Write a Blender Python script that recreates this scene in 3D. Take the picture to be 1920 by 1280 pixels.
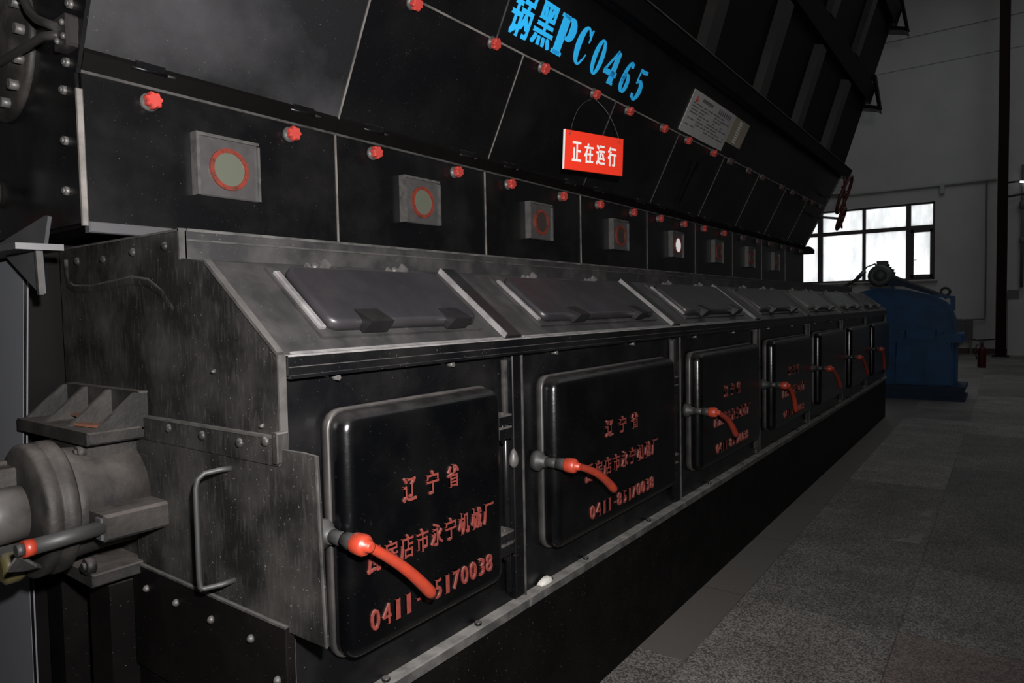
import bpy, bmesh, math, random
from mathutils import Vector, Matrix
random.seed(7)
SC = bpy.context.scene
COL = SC.collection
for o in list(bpy.data.objects):
    bpy.data.objects.remove(o)

# ------------------------------------------------------------------ camera
CAM = Vector((1.39, 0.0, 1.6))
yaw, pitch, roll, FPX = .637264, .046028, -.018948, 1259.74
fw = Vector((-math.sin(yaw) * math.cos(pitch), math.cos(yaw) * math.cos(pitch), -math.sin(pitch)))
rt = Vector((math.cos(yaw), math.sin(yaw), 0))
up = rt.cross(fw)
r2 = rt * math.cos(roll) + up * math.sin(roll)
u2 = -rt * math.sin(roll) + up * math.cos(roll)
cd = bpy.data.cameras.new('camera')
cam = bpy.data.objects.new('camera', cd)
COL.objects.link(cam)
cam.matrix_world = Matrix(((r2.x, u2.x, -fw.x, CAM.x), (r2.y, u2.y, -fw.y, CAM.y), (r2.z, u2.z, -fw.z, CAM.z), (0, 0, 0, 1)))
cd.sensor_width = 36
cd.lens = FPX / 1920 * 36
cd.clip_start = .02
SC.camera = cam

# ------------------------------------------------------------------ world, lights, exposure
W = bpy.data.worlds.new('overcast_sky')
SC.world = W
W.use_nodes = True
W.node_tree.nodes['Background'].inputs[0].default_value = (.96, .98, 1, 1)
W.node_tree.nodes['Background'].inputs[1].default_value = 1.35
vs = SC.view_settings
vs.view_transform = 'Standard'
vs.look = 'None'
vs.exposure = 0
vs.gamma = 1
vs.use_curve_mapping = False


def aim(o, d):
    o.rotation_euler = Vector(d).to_track_quat('-Z', 'Y').to_euler()


fl = bpy.data.lights.new('camera_flash', 'SPOT')
fl.energy = 660
fl.color = (1, .97, .95)
fl.spot_size = math.radians(132)
fl.spot_blend = 1
fl.shadow_soft_size = .035
flo = bpy.data.objects.new('camera_flash', fl)
COL.objects.link(flo)
flo.location = (1.50, .06, 1.83)
aim(flo, (-.73, .68, .02))


def area(name, loc, d, sx, sy, e, col=(1, 1, 1)):
    l = bpy.data.lights.new(name, 'AREA')
    l.shape = 'RECTANGLE'
    l.size, l.size_y, l.energy, l.color = sx, sy, e, col
    o = bpy.data.objects.new(name, l)
    COL.objects.link(o)
    o.location = loc
    aim(o, d)
    return o


# added hall fill: unseen area lights at right and ceiling, no openings modelled
area('high_window_daylight', (6.6, 14, 8.5), (-1, .25, -.45), 16, 2.5, 140, (.93, .97, 1))
area('roof_light_daylight', (1.5, 17, 11.7), (0, 0, -1), 6, 9, 120, (.93, .97, 1))


# ------------------------------------------------------------------ materials
def newmat(name):
    m = bpy.data.materials.new(name)
    m.use_nodes = True
    return m, m.node_tree, m.node_tree.nodes['Principled BSDF']


def rgb(c):
    return (c[0], c[1], c[2], 1)


def math_node(nt, op, a, b=None, clamp=False):
    n = nt.nodes.new('ShaderNodeMath')
    n.operation = op
    n.use_clamp = clamp
    for i, v in enumerate((a, b)):
        if v is None:
            continue
        if isinstance(v, (int, float)):
            n.inputs[i].default_value = v
        else:
            nt.links.new(v, n.inputs[i])
    return n.outputs[0]


def noise(nt, scale, detail=4, stretch=(1, 1, 1), rough=.55):
    tc = nt.nodes.new('ShaderNodeTexCoord')
    geo = nt.nodes.new('ShaderNodeNewGeometry')
    mp = nt.nodes.new('ShaderNodeMapping')
    mp.inputs['Scale'].default_value = stretch
    nt.links.new(geo.outputs['Position'], mp.inputs[0])
    nz = nt.nodes.new('ShaderNodeTexNoise')
    nz.inputs['Scale'].default_value = scale
    nz.inputs['Detail'].default_value = detail
    nz.inputs['Roughness'].default_value = rough
    nt.links.new(mp.outputs[0], nz.inputs['Vector'])
    nt.nodes.remove(tc)
    return nz.outputs['Fac']


def ramp(nt, fac, lo, hi, a=0., b=1.):
    mr = nt.nodes.new('ShaderNodeMapRange')
    mr.clamp = True
    mr.inputs['From Min'].default_value = lo
    mr.inputs['From Max'].default_value = hi
    mr.inputs['To Min'].default_value = a
    mr.inputs['To Max'].default_value = b
    nt.links.new(fac, mr.inputs['Value'])
    return mr.outputs[0]


def mix(nt, fac, a, b):
    n = nt.nodes.new('ShaderNodeMix')
    n.data_type = 'RGBA'
    if isinstance(fac, (int, float)):
        n.inputs[0].default_value = fac
    else:
        nt.links.new(fac, n.inputs[0])
    for k, v in ((6, a), (7, b)):
        if isinstance(v, tuple):
            n.inputs[k].default_value = rgb(v)
        else:
            nt.links.new(v, n.inputs[k])
    return n.outputs[2]


def paint(name, base, rough=.4, dust=(.13, .12, .115), dust_amt=.8, grime=None, grime_amt=.5, gscale=5, streak=None,
          streak_amt=.0, spec=.5, bump=.0, speck=0., lo=.35, metallic=0.):
    """enamelled steel: base paint, grime blotches, vertical run marks, ash settled on upward faces"""
    m, nt, b = newmat(name)
    col = None
    cur = base
    if grime:
        f = ramp(nt, noise(nt, gscale, 6), .42, .75, 0, grime_amt)
        cur = mix(nt, f, cur, grime)
    if streak:
        f = ramp(nt, noise(nt, 16, 6, (6, 6, 1.1)), .52, .8, 0, streak_amt)
        cur = mix(nt, f, cur, streak)
    if speck:
        f = ramp(nt, noise(nt, 150, 2), .70, .76, 0, speck)
        cur = mix(nt, f, cur, (.3, .28, .26))
    rin = rough
    if dust_amt:
        g = nt.nodes.new('ShaderNodeNewGeometry')
        s = nt.nodes.new('ShaderNodeSeparateXYZ')
        nt.links.new(g.outputs['Normal'], s.inputs[0])
        u = ramp(nt, s.outputs['Z'], lo, .95, 0, 1)
        n2 = ramp(nt, noise(nt, 14, 6), .3, .68, .25, 1)
        f = math_node(nt, 'MULTIPLY', math_node(nt, 'MULTIPLY', u, n2), dust_amt)
        cur = mix(nt, f, cur, dust)
        rin = ramp(nt, f, 0, .6, rough, .85)
    if isinstance(cur, tuple):
        b.inputs['Base Color'].default_value = rgb(cur)
    else:
        nt.links.new(cur, b.inputs['Base Color'])
    if isinstance(rin, float):
        b.inputs['Roughness'].default_value = rin
    else:
        nt.links.new(rin, b.inputs['Roughness'])
    b.inputs['Specular IOR Level'].default_value = spec
    b.inputs['Metallic'].default_value = metallic
    if bump:
        bp = nt.nodes.new('ShaderNodeBump')
        bp.inputs['Strength'].default_value = bump
        bp.inputs['Distance'].default_value = .01
        nt.links.new(noise(nt, 60, 4), bp.inputs['Height'])
        nt.links.new(bp.outputs[0], b.inputs['Normal'])
    return m


BLK = paint('black_enamel', (.0022, .0023, .0028), .32, grime=(.0105, .0098, .0096), grime_amt=.8, speck=.2, spec=.35)
DOOR = paint('door_black_enamel', (.0009, .0010, .0013), .24, grime=(.0045, .0042, .0042), grime_amt=.8, dust_amt=.3, dust=(.07, .064, .062), bump=.05, spec=.4, speck=.06)
HATCH = paint('hatch_grey_black', (.016, .0145, .0165), .42, grime=(.03, .027, .029), grime_amt=.8, dust=(.11, .1, .105), dust_amt=.3, lo=.75, bump=.05)
SLANT = paint('slanted_plate_dusty', (.017, .016, .017), .45, grime=(.055, .051, .05), grime_amt=.8, dust=(.1, .095, .093), dust_amt=.35, lo=.7, speck=.3, gscale=8)
ENDP = paint('dusty_end_plate', (.0065, .006, .006), .46, grime=(.036, .0335, .032), grime_amt=.9, streak=(.075, .07, .066), streak_amt=.3, dust_amt=.9, speck=.5, gscale=5, spec=.25)
DARKP = paint('brown_black_plate', (.0022, .0018, .0018), .5, grime=(.007, .0056, .0054), grime_amt=.7, dust_amt=.5, speck=.25, spec=.09)
CAST = paint('ash_covered_casting', (.0065, .0058, .0056), .6, grime=(.029, .0255, .0235), grime_amt=.9, dust=(.085, .074, .068), dust_amt=.8, lo=.1, gscale=8, bump=.15, spec=.3)
GREYD = paint('grey_duct_paint', (.11, .115, .13), .5, grime=(.12, .125, .14), grime_amt=.5, dust_amt=.4, spec=.3)
GREYB = paint('grey_bracket_paint', (.036, .036, .04), .5, grime=(.06, .059, .06), grime_amt=.7, dust_amt=.6)
HOP = paint('hopper_black_paint', (.0022, .0022, .0028), .38, grime=(.009, .0086, .009), grime_amt=.8, gscale=2.2, dust_amt=0, speck=.15, spec=.35)
HOPG = paint('hopper_greyed_paint', (.008, .008, .009), .40, grime=(.046, .045, .048), grime_amt=1, gscale=1.7, dust_amt=0, speck=.2)  # flash sheen on the first hopper panel put in as grey blotches
UPB = paint('upper_casing_brown_black', (.0024, .002, .002), .55, grime=(.006, .005, .0048), grime_amt=.6, gscale=2, dust_amt=.3, spec=.07)
RIBM = paint('rib_dull_steel', (.006, .0056, .0055), .5, grime=(.016, .0145, .014), grime_amt=.6, dust_amt=.4)
LEDGE = paint('dusty_ledge_top', (.03, .029, .028), .6, grime=(.10, .095, .09), grime_amt=.9, gscale=12, dust=(.2, .19, .18), dust_amt=.9)
ASH = paint('white_ash_edge', (.15, .142, .142), .7, grime=(.05, .048, .048), grime_amt=.9, gscale=14, dust_amt=0)
PALEH = paint('bare_pale_hatch', (.085, .085, .08), .45, grime=(.05, .05, .048), grime_amt=.8, gscale=9, dust_amt=.3)  # window reflection on two far hatches put in as paler grey
WORN = paint('worn_pale_edge', (.15, .135, .125), .6, grime=(.03, .028, .026), grime_amt=.9, gscale=11, dust_amt=0)
EDGE = paint('scuffed_edge_steel', (.05, .047, .045), .45, grime=(.01, .01, .01), grime_amt=1, gscale=13, dust_amt=.5)
STEEL = paint('dull_bolt_steel', (.065, .062, .06), .45, grime=(.02, .019, .018), grime_amt=.8, gscale=30, dust_amt=.4)
RUST = paint('rusty_steel', (.16, .055, .03), .7, grime=(.05, .03, .022), grime_amt=.8, gscale=18, dust_amt=.3, dust=(.1, .07, .055))
RED = paint('red_lever_paint', (.27, .028, .012), .42, grime=(.13, .026, .017), grime_amt=.6, gscale=30, dust_amt=0)
KNOB = paint('red_knob_paint', (.36, .030, .022), .55, grime=(.28, .066, .055), grime_amt=.6, gscale=60, dust_amt=0)
LETR = paint('chipped_red_letter_paint', (.15, .026, .02), .5, grime=(.07, .02, .017), grime_amt=.8, gscale=80, dust_amt=.6, dust=(.24, .13, .11), lo=.1)
KNOBD = paint('dusty_knob', (.045, .022, .022), .6, grime=(.06, .05, .05), grime_amt=.6, gscale=60, dust_amt=0, spec=.2)  # darker copy of the red knob colour, standing in for flash falloff
RING = paint('red_ring_paint', (.15, .021, .011), .5, grime=(.05, .018, .014), grime_amt=.9, gscale=40, dust_amt=0)
SGFR = paint('sight_glass_grey_steel', (.05, .047, .047), .4, grime=(.026, .025, .025), grime_amt=.6, gscale=20, dust_amt=.6)
BLUE = paint('blue_stencil_paint', (.03, .50, 1.0), .6, dust_amt=0, spec=.2)
BLUEM = paint('blue_machine_enamel', (.010, .060, .150), .45, grime=(.008, .028, .06), grime_amt=.8, gscale=4, spec=.15, dust=(.03, .10, .20), dust_amt=.5)
BLUED = paint('dark_blue_enamel', (.006, .022, .05), .5, spec=.15, grime=(.012, .02, .035), grime_amt=.7, dust_amt=.3, dust=(.06, .09, .12))
MOT = paint('motor_grey_green', (.05, .056, .053), .55, grime=(.02, .022, .021), grime_amt=.7, dust_amt=.4)
SIGN = paint('red_sign_board', (.86, .042, .018), .5, dust_amt=0, spec=.2)
WHITE = paint('white_letter_film', (.9, .9, .88), .5, dust_amt=0, spec=.2)
ALU = paint('printed_aluminium_plate', (.27, .262, .262), .45, grime=(.2, .19, .19), grime_amt=.6, gscale=20, dust_amt=0)
YEL = paint('yellowed_plate', (.20, .18, .13), .45, grime=(.14, .13, .10), grime_amt=.6, gscale=20, dust_amt=0)
INK = paint('dark_print', (.085, .08, .085), .6, dust_amt=0)
REDINK = paint('red_print', (.35, .08, .08), .6, dust_amt=0)
MAROON = paint('dark_red_column_paint', (.011, .0028, .0028), .6, dust_amt=0, spec=.08)
WALLM = paint('white_distemper_wall', (.42, .415, .405), .85, grime=(.35, .345, .34), grime_amt=.6, gscale=1.2, dust_amt=0, spec=.1)
CEILM = paint('ceiling_white', (.5, .5, .49), .9, dust_amt=0, spec=.1)
FRAMEM = paint('brown_window_frame', (.05, .04, .038), .6, dust_amt=0)
PIPEM = paint('dim_grey_pipe', (.10, .10, .10), .6, dust_amt=.3)
DIMP = paint('pale_pipe_paint', (.3, .3, .295), .6, dust_amt=.1)
WHEELM = paint('dark_red_wheel_paint', (.045, .011, .010), .5, dust_amt=0, spec=.2)
FLANK = paint('dusty_door_flank', (.016, .0145, .0145), .45, grime=(.045, .04, .038), grime_amt=.8, gscale=9, dust_amt=.4)
LUG = paint('lug_black', (.005, .0046, .005), .4, grime=(.012, .011, .011), grime_amt=.6, dust_amt=.1)
EXTR = paint('extinguisher_red', (.05, .005, .006), .45, spec=.2, dust_amt=0)
BASEB = paint('dark_red_skirting', (.05, .018, .015), .6, dust_amt=0)
RUBBER = paint('black_rubber_hose', (.02, .018, .018), .3, dust_amt=.15)
GRIP = paint('dark_grip', (.018, .018, .018), .55, dust_amt=.25)
BRASS = paint('brass_nut', (.05, .042, .016), .4, dust_amt=.3)
SCUFF = paint('floor_scuff_white', (.20, .19, .18), .8, grime=(.11, .10, .095), grime_amt=.9, gscale=25, dust_amt=0)
CHALK = paint('chalky_white', (.42, .40, .37), .8, dust_amt=0)


def sight_glass_mat(name, col, emit=0.):
    m, nt, b = newmat(name)
    b.inputs['Base Color'].default_value = rgb(col)
    b.inputs['Roughness'].default_value = .12
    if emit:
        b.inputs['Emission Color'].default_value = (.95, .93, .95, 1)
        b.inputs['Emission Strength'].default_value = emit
    return m


GLASSY = sight_glass_mat('sooty_sight_glass', (.082, .088, .068))
GLASSD = sight_glass_mat('dark_sight_glass', (.035, .026, .022))
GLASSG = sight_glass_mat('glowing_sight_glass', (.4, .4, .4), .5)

LAMPM, nt, b = newmat('lit_lamp_tube')
b.inputs['Emission Color'].default_value = (1, 1, 1, 1)
b.inputs['Emission Strength'].default_value = 2

PANE, nt, b = newmat('dirty_window_glass')
tr = nt.nodes.new('ShaderNodeBsdfTransparent')
df = nt.nodes.new('ShaderNodeBsdfTranslucent')
df.inputs[0].default_value = (.75, .76, .76, 1)
mx = nt.nodes.new('ShaderNodeMixShader')
nt.links.new(ramp(nt, noise(nt, 1.6, 6, (1.6, 1, .6)), .38, .72, .0, .85), mx.inputs[0])
nt.links.new(tr.outputs[0], mx.inputs[1])
nt.links.new(df.outputs[0], mx.inputs[2])
nt.links.new(mx.outputs[0], nt.nodes['Material Output'].inputs['Surface'])

# terrazzo floor: slabs of differing shade, stone chips, a plain cement strip along the plinth
FLOOR, nt, b = newmat('terrazzo_floor')
geo = nt.nodes.new('ShaderNodeNewGeometry')
sep = nt.nodes.new('ShaderNodeSeparateXYZ')
nt.links.new(geo.outputs['Position'], sep.inputs[0])
TX, TY, OX, OY = .745, 1.02, .225, 2.66
gx = math_node(nt, 'DIVIDE', math_node(nt, 'SUBTRACT', sep.outputs['X'], OX), TX)
gy = math_node(nt, 'DIVIDE', math_node(nt, 'SUBTRACT', sep.outputs['Y'], OY), TY)
cx_, cy_ = math_node(nt, 'FLOOR', gx), math_node(nt, 'FLOOR', gy)
cmb = nt.nodes.new('ShaderNodeCombineXYZ')
nt.links.new(cx_, cmb.inputs[0])
nt.links.new(cy_, cmb.inputs[1])
wn = nt.nodes.new('ShaderNodeTexWhiteNoise')
nt.links.new(cmb.outputs[0], wn.inputs['Vector'])
shade = ramp(nt, wn.outputs['Value'], 0, 1, .62, 1.12)
vor = nt.nodes.new('ShaderNodeTexVoronoi')
vor.inputs['Scale'].default_value = 150
nt.links.new(geo.outputs['Position'], vor.inputs['Vector'])
vs2 = nt.nodes.new('ShaderNodeSeparateColor')
nt.links.new(vor.outputs['Color'], vs2.inputs[0])
chip = ramp(nt, vs2.outputs[0], .25, .85, 0, 1)
stone = mix(nt, chip, (.088, .081, .076), (.30, .28, .263))
blot = ramp(nt, noise(nt, 2.5, 5), .35, .7, .72, 1.1)
val = math_node(nt, 'MULTIPLY', shade, blot)
# reddish repair slab
inx = math_node(nt, 'MULTIPLY', math_node(nt, 'COMPARE', cx_, 1.0), math_node(nt, 'COMPARE', cy_, 0.0))
for nd in nt.nodes:
    if nd.type == 'MATH' and nd.operation == 'COMPARE':
        nd.inputs[2].default_value = .1
stone = mix(nt, math_node(nt, 'MULTIPLY', inx, .32), stone, (.20, .115, .10))
vm = nt.nodes.new('ShaderNodeVectorMath')
vm.operation = 'SCALE'
nt.links.new(stone, vm.inputs[0])
nt.links.new(val, vm.inputs['Scale'])
strip = math_node(nt, 'MULTIPLY', math_node(nt, 'LESS_THAN', sep.outputs['X'], OX), math_node(nt, 'GREATER_THAN', sep.outputs['Y'], 2.84))
c2 = mix(nt, math_node(nt, 'MULTIPLY', strip, .95), vm.outputs[0], (.105, .096, .089))
fx, fy = math_node(nt, 'FRACT', gx), math_node(nt, 'FRACT', gy)
jx = math_node(nt, 'LESS_THAN', fx, .008)
jy = math_node(nt, 'LESS_THAN', fy, .007)
jj = math_node(nt, 'MULTIPLY', math_node(nt, 'MAXIMUM', jx, jy), .55)
c3 = mix(nt, jj, c2, (.025, .024, .023))
nt.links.new(c3, b.inputs['Base Color'])
b.inputs['Roughness'].default_value = .6
b.inputs['Specular IOR Level'].default_value = .3


# ------------------------------------------------------------------ mesh building
class MB:
    def __init__(self, M=None):
        self.bm = bmesh.new()
        self.M = M
        self.smooth = False

    def _v(self, p):
        p = Vector(p)
        return self.bm.verts.new(self.M @ p if self.M else p)

    def faces(self, pts, fs, smooth=False):
        vv = [self._v(p) for p in pts]
        for f in fs:
            try:
                fc = self.bm.faces.new([vv[i] for i in f])
                fc.smooth = smooth
            except ValueError:
                pass
        return self

    def box(self, x0, x1, y0, y1, z0, z1, bev=0.):
        x0, x1 = min(x0, x1), max(x0, x1)
        y0, y1 = min(y0, y1), max(y0, y1)
        z0, z1 = min(z0, z1), max(z0, z1)
        if bev:
            return self.pillow(y0, y1, z0, z1, x0, x1, 0, bev, 1, both=True)
        P = [(x, y, z) for x in (x0, x1) for y in (y0, y1) for z in (z0, z1)]
        return self.faces(P, [(0, 1, 3, 2), (4, 6, 7, 5), (0, 4, 5, 1), (2, 3, 7, 6), (0, 2, 6, 4), (1, 5, 7, 3)])

    def pillow(self, y0, y1, z0, z1, x0, x1, rc, rb, seg=4, both=False, axis='X'):
        """slab in the y-z plane, corner radius rc, front edge at x1 rounded by rb (back too if both)"""
        def loop(ins, x):
            a0, a1, b0, b1 = y0 + ins, y1 - ins, z0 + ins, z1 - ins
            r = max(rc - ins, 0.0)
            n = 5 if rc > 0 else 1
            out = []
            for cx, cz, st in ((a1 - r, b1 - r, 0), (a0 + r, b1 - r, 90), (a0 + r, b0 + r, 180), (a1 - r, b0 + r, 270)):
                for k in range(n):
                    t = math.radians(st + (90 * k / (n - 1) if n > 1 else 45))
                    rr = r if n > 1 else 0
                    out.append((x, cx + rr * math.cos(t), cz + rr * math.sin(t)))
            return out
        rings = []
        sg = 1 if x1 > x0 else -1
        if both:
            for k in range(seg):
                t = math.pi / 2 * k / seg
                rings.append(loop(rb * (1 - math.sin(t)), x0 + sg * rb * (1 - math.cos(t))))
            rings.append(loop(0, x0 + sg * rb))
        else:
            rings.append(loop(0, x0))
        for k in range(seg + 1):
            t = math.pi / 2 * k / seg
            rings.append(loop(rb * (1 - math.cos(t)), x1 - sg * rb * (1 - math.sin(t))))
        return self.skin(rings, True, True, smooth=seg > 1)

    def skin(self, rings, cap0=True, cap1=True, smooth=True, closed=True):
        vr = [[self._v(p) for p in r] for r in rings]
        n = len(vr[0])
        for a, c in zip(vr, vr[1:]):
            for i in range(n if closed else n - 1):
                j = (i + 1) % n
                try:
                    f = self.bm.faces.new((a[i], a[j], c[j], c[i]))
                    f.smooth = smooth
                except ValueError:
                    pass
        for cap, r in ((cap0, vr[0]), (cap1, vr[-1])):
            if cap:
                try:
                    self.bm.faces.new(r)
                except ValueError:
                    pass
        return self

    def prism(self, poly, y0, y1):
        """polygon in x-z extruded along y"""
        n = len(poly)
        P = [(x, y0, z) for x, z in poly] + [(x, y1, z) for x, z in poly]
        return self.faces(P, [tuple(range(n)), tuple(range(n, 2 * n))] + [(i, (i + 1) % n, n + (i + 1) % n, n + i) for i in range(n)])

    def extr(self, poly, d):
        """3-d polygon extruded by vector d"""
        n = len(poly)
        d = Vector(d)
        P = [Vector(p) for p in poly] + [Vector(p) + d for p in poly]
        return self.faces(P, [tuple(range(n)), tuple(range(n, 2 * n))] + [(i, (i + 1) % n, n + (i + 1) % n, n + i) for i in range(n)])

    def cyl(self, p0, p1, r, r1=None, n=20, bev=0):
        p0, p1 = Vector(p0), Vector(p1)
        r1 = r if r1 is None else r1
        d = (p1 - p0)
        L = d.length
        d.normalize()
        a = d.orthogonal().normalized()
        c = d.cross(a)
        prof = [(0, r), (L, r1)] if not bev else [(0, r - bev), (bev, r), (L - bev, r1), (L, r1 - bev)]
        rings = [[p0 + d * h + (a * math.cos(2 * math.pi * k / n) + c * math.sin(2 * math.pi * k / n)) * q for k in range(n)] for h, q in prof]
        return self.skin(rings)

    def lathe(self, p0, d, prof, n=24):
        p0, d = Vector(p0), Vector(d).normalized()
        a = d.orthogonal().normalized()
        c = d.cross(a)
        rings = [[p0 + d * h + (a * math.cos(2 * math.pi * k / n) + c * math.sin(2 * math.pi * k / n)) * max(q, 1e-4) for k in range(n)] for h, q in prof]
        return self.skin(rings)

    def tube(self, pts, r, n=10, rads=None):
        pts = [Vector(p) for p in pts]
        t0 = (pts[1] - pts[0]).normalized()
        a = t0.orthogonal().normalized()
        rings = []
        for i, p in enumerate(pts):
            t = (pts[min(i + 1, len(pts) - 1)] - pts[max(i - 1, 0)]).normalized()
            a = (a - t * a.dot(t)).normalized()
            c = t.cross(a)
            q = rads[i] if rads else r
            rings.append([p + (a * math.cos(2 * math.pi * k / n) + c * math.sin(2 * math.pi * k / n)) * q for k in range(n)])
        return self.skin(rings)

    def torus(self, c, ax, R, r, n=28, m=8):
        c, ax = Vector(c), Vector(ax).normalized()
        a = ax.orthogonal().normalized()
        b_ = ax.cross(a)
        vr = []
        for i in range(n):
            t = 2 * math.pi * i / n
            e = a * math.cos(t) + b_ * math.sin(t)
            vr.append([self._v(c + e * (R + r * math.cos(2 * math.pi * k / m)) + ax * r * math.sin(2 * math.pi * k / m)) for k in range(m)])
        for i in range(n):
            for k in range(m):
                f = self.bm.faces.new((vr[i][k], vr[(i + 1) % n][k], vr[(i + 1) % n][(k + 1) % m], vr[i][(k + 1) % m]))
                f.smooth = True
        return self

    def ring(self, p, ax, ro, ri, h, n=36):
        return self.lathe_ring(p, ax, [(0, ri), (h, ri), (h, ro), (0, ro)], n)

    def lathe_ring(self, p, ax, prof, n):
        p, ax = Vector(p), Vector(ax).normalized()
        a = ax.orthogonal().normalized()
        c = ax.cross(a)
        vr = [[self._v(p + ax * hh + (a * math.cos(2 * math.pi * k / n) + c * math.sin(2 * math.pi * k / n)) * q) for k in range(n)] for hh, q in prof]
        for i in range(len(vr)):
            A, B = vr[i], vr[(i + 1) % len(vr)]
            for k in range(n):
                self.bm.faces.new((A[k], A[(k + 1) % n], B[(k + 1) % n], B[k]))
        return self


OFF = {}


def finish(name, mb, mat, off):
    bm = mb.bm
    bmesh.ops.recalc_face_normals(bm, faces=bm.faces[:])
    me = bpy.data.meshes.new(name)
    if off.length > 0:
        bmesh.ops.translate(bm, verts=bm.verts[:], vec=-off)
    bm.to_mesh(me)
    bm.free()
    me.materials.append(mat)
    o = bpy.data.objects.new(name, me)
    COL.objects.link(o)
    return o


def thing(name, label, cat, loc, group=None):
    o = bpy.data.objects.new(name, None)
    COL.objects.link(o)
    o.empty_display_size = .05
    o.location = loc
    o['label'], o['category'] = label, cat
    if group:
        o['group'] = group
    OFF[o.name] = Vector(loc)
    return o


def part(name, mb, mat, parent, label=None):
    off = OFF[parent.name]
    o = finish(name, mb, mat, off)
    o.parent = parent
    OFF[o.name] = off
    if label:
        o['label'] = label
    return o


def solo(name, mb, mat, label, cat, loc, group=None):
    o = finish(name, mb, mat, Vector(loc))
    o.location = loc
    o['label'], o['category'] = label, cat
    if group:
        o['group'] = group
    OFF[o.name] = Vector(loc)
    return o


def struct(name, mb, mat, parent=None):
    o = finish(name, mb, mat, Vector((0, 0, 0)))
    OFF[o.name] = Vector((0, 0, 0))
    if parent:
        o.parent = parent
    else:
        o['kind'] = 'structure'
    return o


def frame(o, u, v):
    """matrix whose local x is the outward normal, y runs along u and z along v"""
    u, v = Vector(u).normalized(), Vector(v).normalized()
    w = u.cross(v).normalized()
    return Matrix(((w.x, u.x, v.x, o[0]), (w.y, u.y, v.y, o[1]), (w.z, u.z, v.z, o[2]), (0, 0, 0, 1)))


def text_mb(mb, body, u0, u1, v0, v1, depth=.004, bold=.0, x=0.):
    """a line of lettering filling u0..u1 by v0..v1, in the local frame of mb (normal +x)"""
    cu = bpy.data.curves.new('tmp_text', 'FONT')
    cu.body = body
    cu.extrude = .5
    cu.resolution_u = 3
    o = bpy.data.objects.new('tmp_text', cu)
    COL.objects.link(o)
    bpy.context.view_layer.update()
    dg = bpy.context.evaluated_depsgraph_get()
    ev = o.evaluated_get(dg)
    me = ev.to_mesh()
    xs = [v.co.x for v in me.vertices]
    ys = [v.co.y for v in me.vertices]
    ax, bx, ay, by = min(xs), max(xs), min(ys), max(ys)
    W_, H_ = u1 - u0, v1 - v0
    e = bold * W_
    for k, (du, dv) in enumerate(((0, 0),) if not bold else ((-1, -.6), (1, .6), (-1, .6), (1, -.6), (0, 0))):
        q0, q1 = u0 + e + du * e, u1 - e + du * e
        w0, w1 = v0 + e + dv * e, v1 - e + dv * e
        P = [(x + (v.co.z + .5) * depth + k * .00004, q0 + (v.co.x - ax) / (bx - ax) * (q1 - q0), w0 + (v.co.y - ay) / (by - ay) * (w1 - w0)) for v in me.vertices]
        mb.faces(P, [tuple(p.vertices) for p in me.polygons])
    ev.to_mesh_clear()
    bpy.data.objects.remove(o)
    bpy.data.curves.remove(cu)
    return mb


# ================================================================== the hall
YB = 25.2
mb = MB().box(-8, 7, -4, YB + .3, -.2, 0)
floor = struct('floor', mb, FLOOR)
struct('ceiling', MB().box(-8.3, 7.3, -4.3, YB + .3, 12, 12.2), CEILM)
struct('wall_left', MB().box(-8.3, -8, -4.3, YB + .3, -.2, 12), WALLM)
struct('wall_right', MB().box(7, 7.3, -4.3, YB + .3, -.2, 12), WALLM)
struct('wall_front', MB().box(-8, 7, -4.3, -4, -.2, 12), WALLM)
WX0, WX1, WZ0, WZ1 = -5.3, -.53, 2.34, 4.80
mb = MB().box(-8, WX0, YB, YB + .3, 0, 12).box(WX1, 7, YB, YB + .3, 0, 12).box(WX0, WX1, YB, YB + .3, 0, WZ0).box(WX0, WX1, YB, YB + .3, WZ1, 12)
struct('wall_back', mb, WALLM)
struct('trim_1', MB().box(-8, 7, YB - .03, YB, 9.08, 9.2), WALLM)
struct('trim_2', MB().box(-8, 7, YB - .05, YB, 10.04, 10.13), WALLM)
struct('baseboard_back', MB().box(-8, 7, YB - .03, YB, 0, .16), BASEB)
# window: brown timber frame, two rows of panes
mb = MB()
fy0, fy1 = YB + .06, YB + .16
mb.box(WX0, WX1, fy0, fy1, WZ0, WZ0 + .06).box(WX0, WX1, fy0, fy1, WZ1 - .06, WZ1)
mb.box(WX0, WX0 + .06, fy0, fy1, WZ0, WZ1).box(WX1 - .06, WX1, fy0, fy1, WZ0, WZ1)
ml = [(-3.99, -3.83), (-2.60, -2.50), (-1.33, -1.19)]
for a, c in ml:
    mb.box(a, c, fy0 - .01, fy1 - .01, WZ0 + .05, WZ1 - .05)
mb.box(WX0 + .05, WX1 - .05, fy0 + .005, fy1 - .005, 3.95, 4.08)
win = struct('window_1', mb, FRAMEM)
mb = MB()
for x0, x1 in ((-1.19, -1.11), (-.66, -.59)):
    mb.box(x0, x1, fy0 - .02, fy1 - .03, WZ0 + .06, 3.95)
mb.box(-1.19, -.59, fy0 - .02, fy1 - .03, WZ0 + .06, WZ0 + .17).box(-1.19, -.59, fy0 - .02, fy1 - .03, 3.86, 3.95)
struct('casement_frame', mb, FRAMEM, win)
edges = [WX0 + .06, -3.99, -3.83, -2.60, -2.50, -1.33, -1.19, WX1 - .06]
for i in range(0, 8, 2):
    for z0, z1 in ((WZ0 + .06, 3.95), (4.08, WZ1 - .06)):
        struct('pane', MB().box(edges[i] - .02, edges[i + 1] + .02, fy0 + .045, fy0 + .05, z0 - .02, z1 + .02), PANE, win)
mb = MB().box(-1.12, -1.02, fy0 - .06, fy0 - .03, 2.97, 2.99)
struct('casement_handle', mb, STEEL, win)
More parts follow.
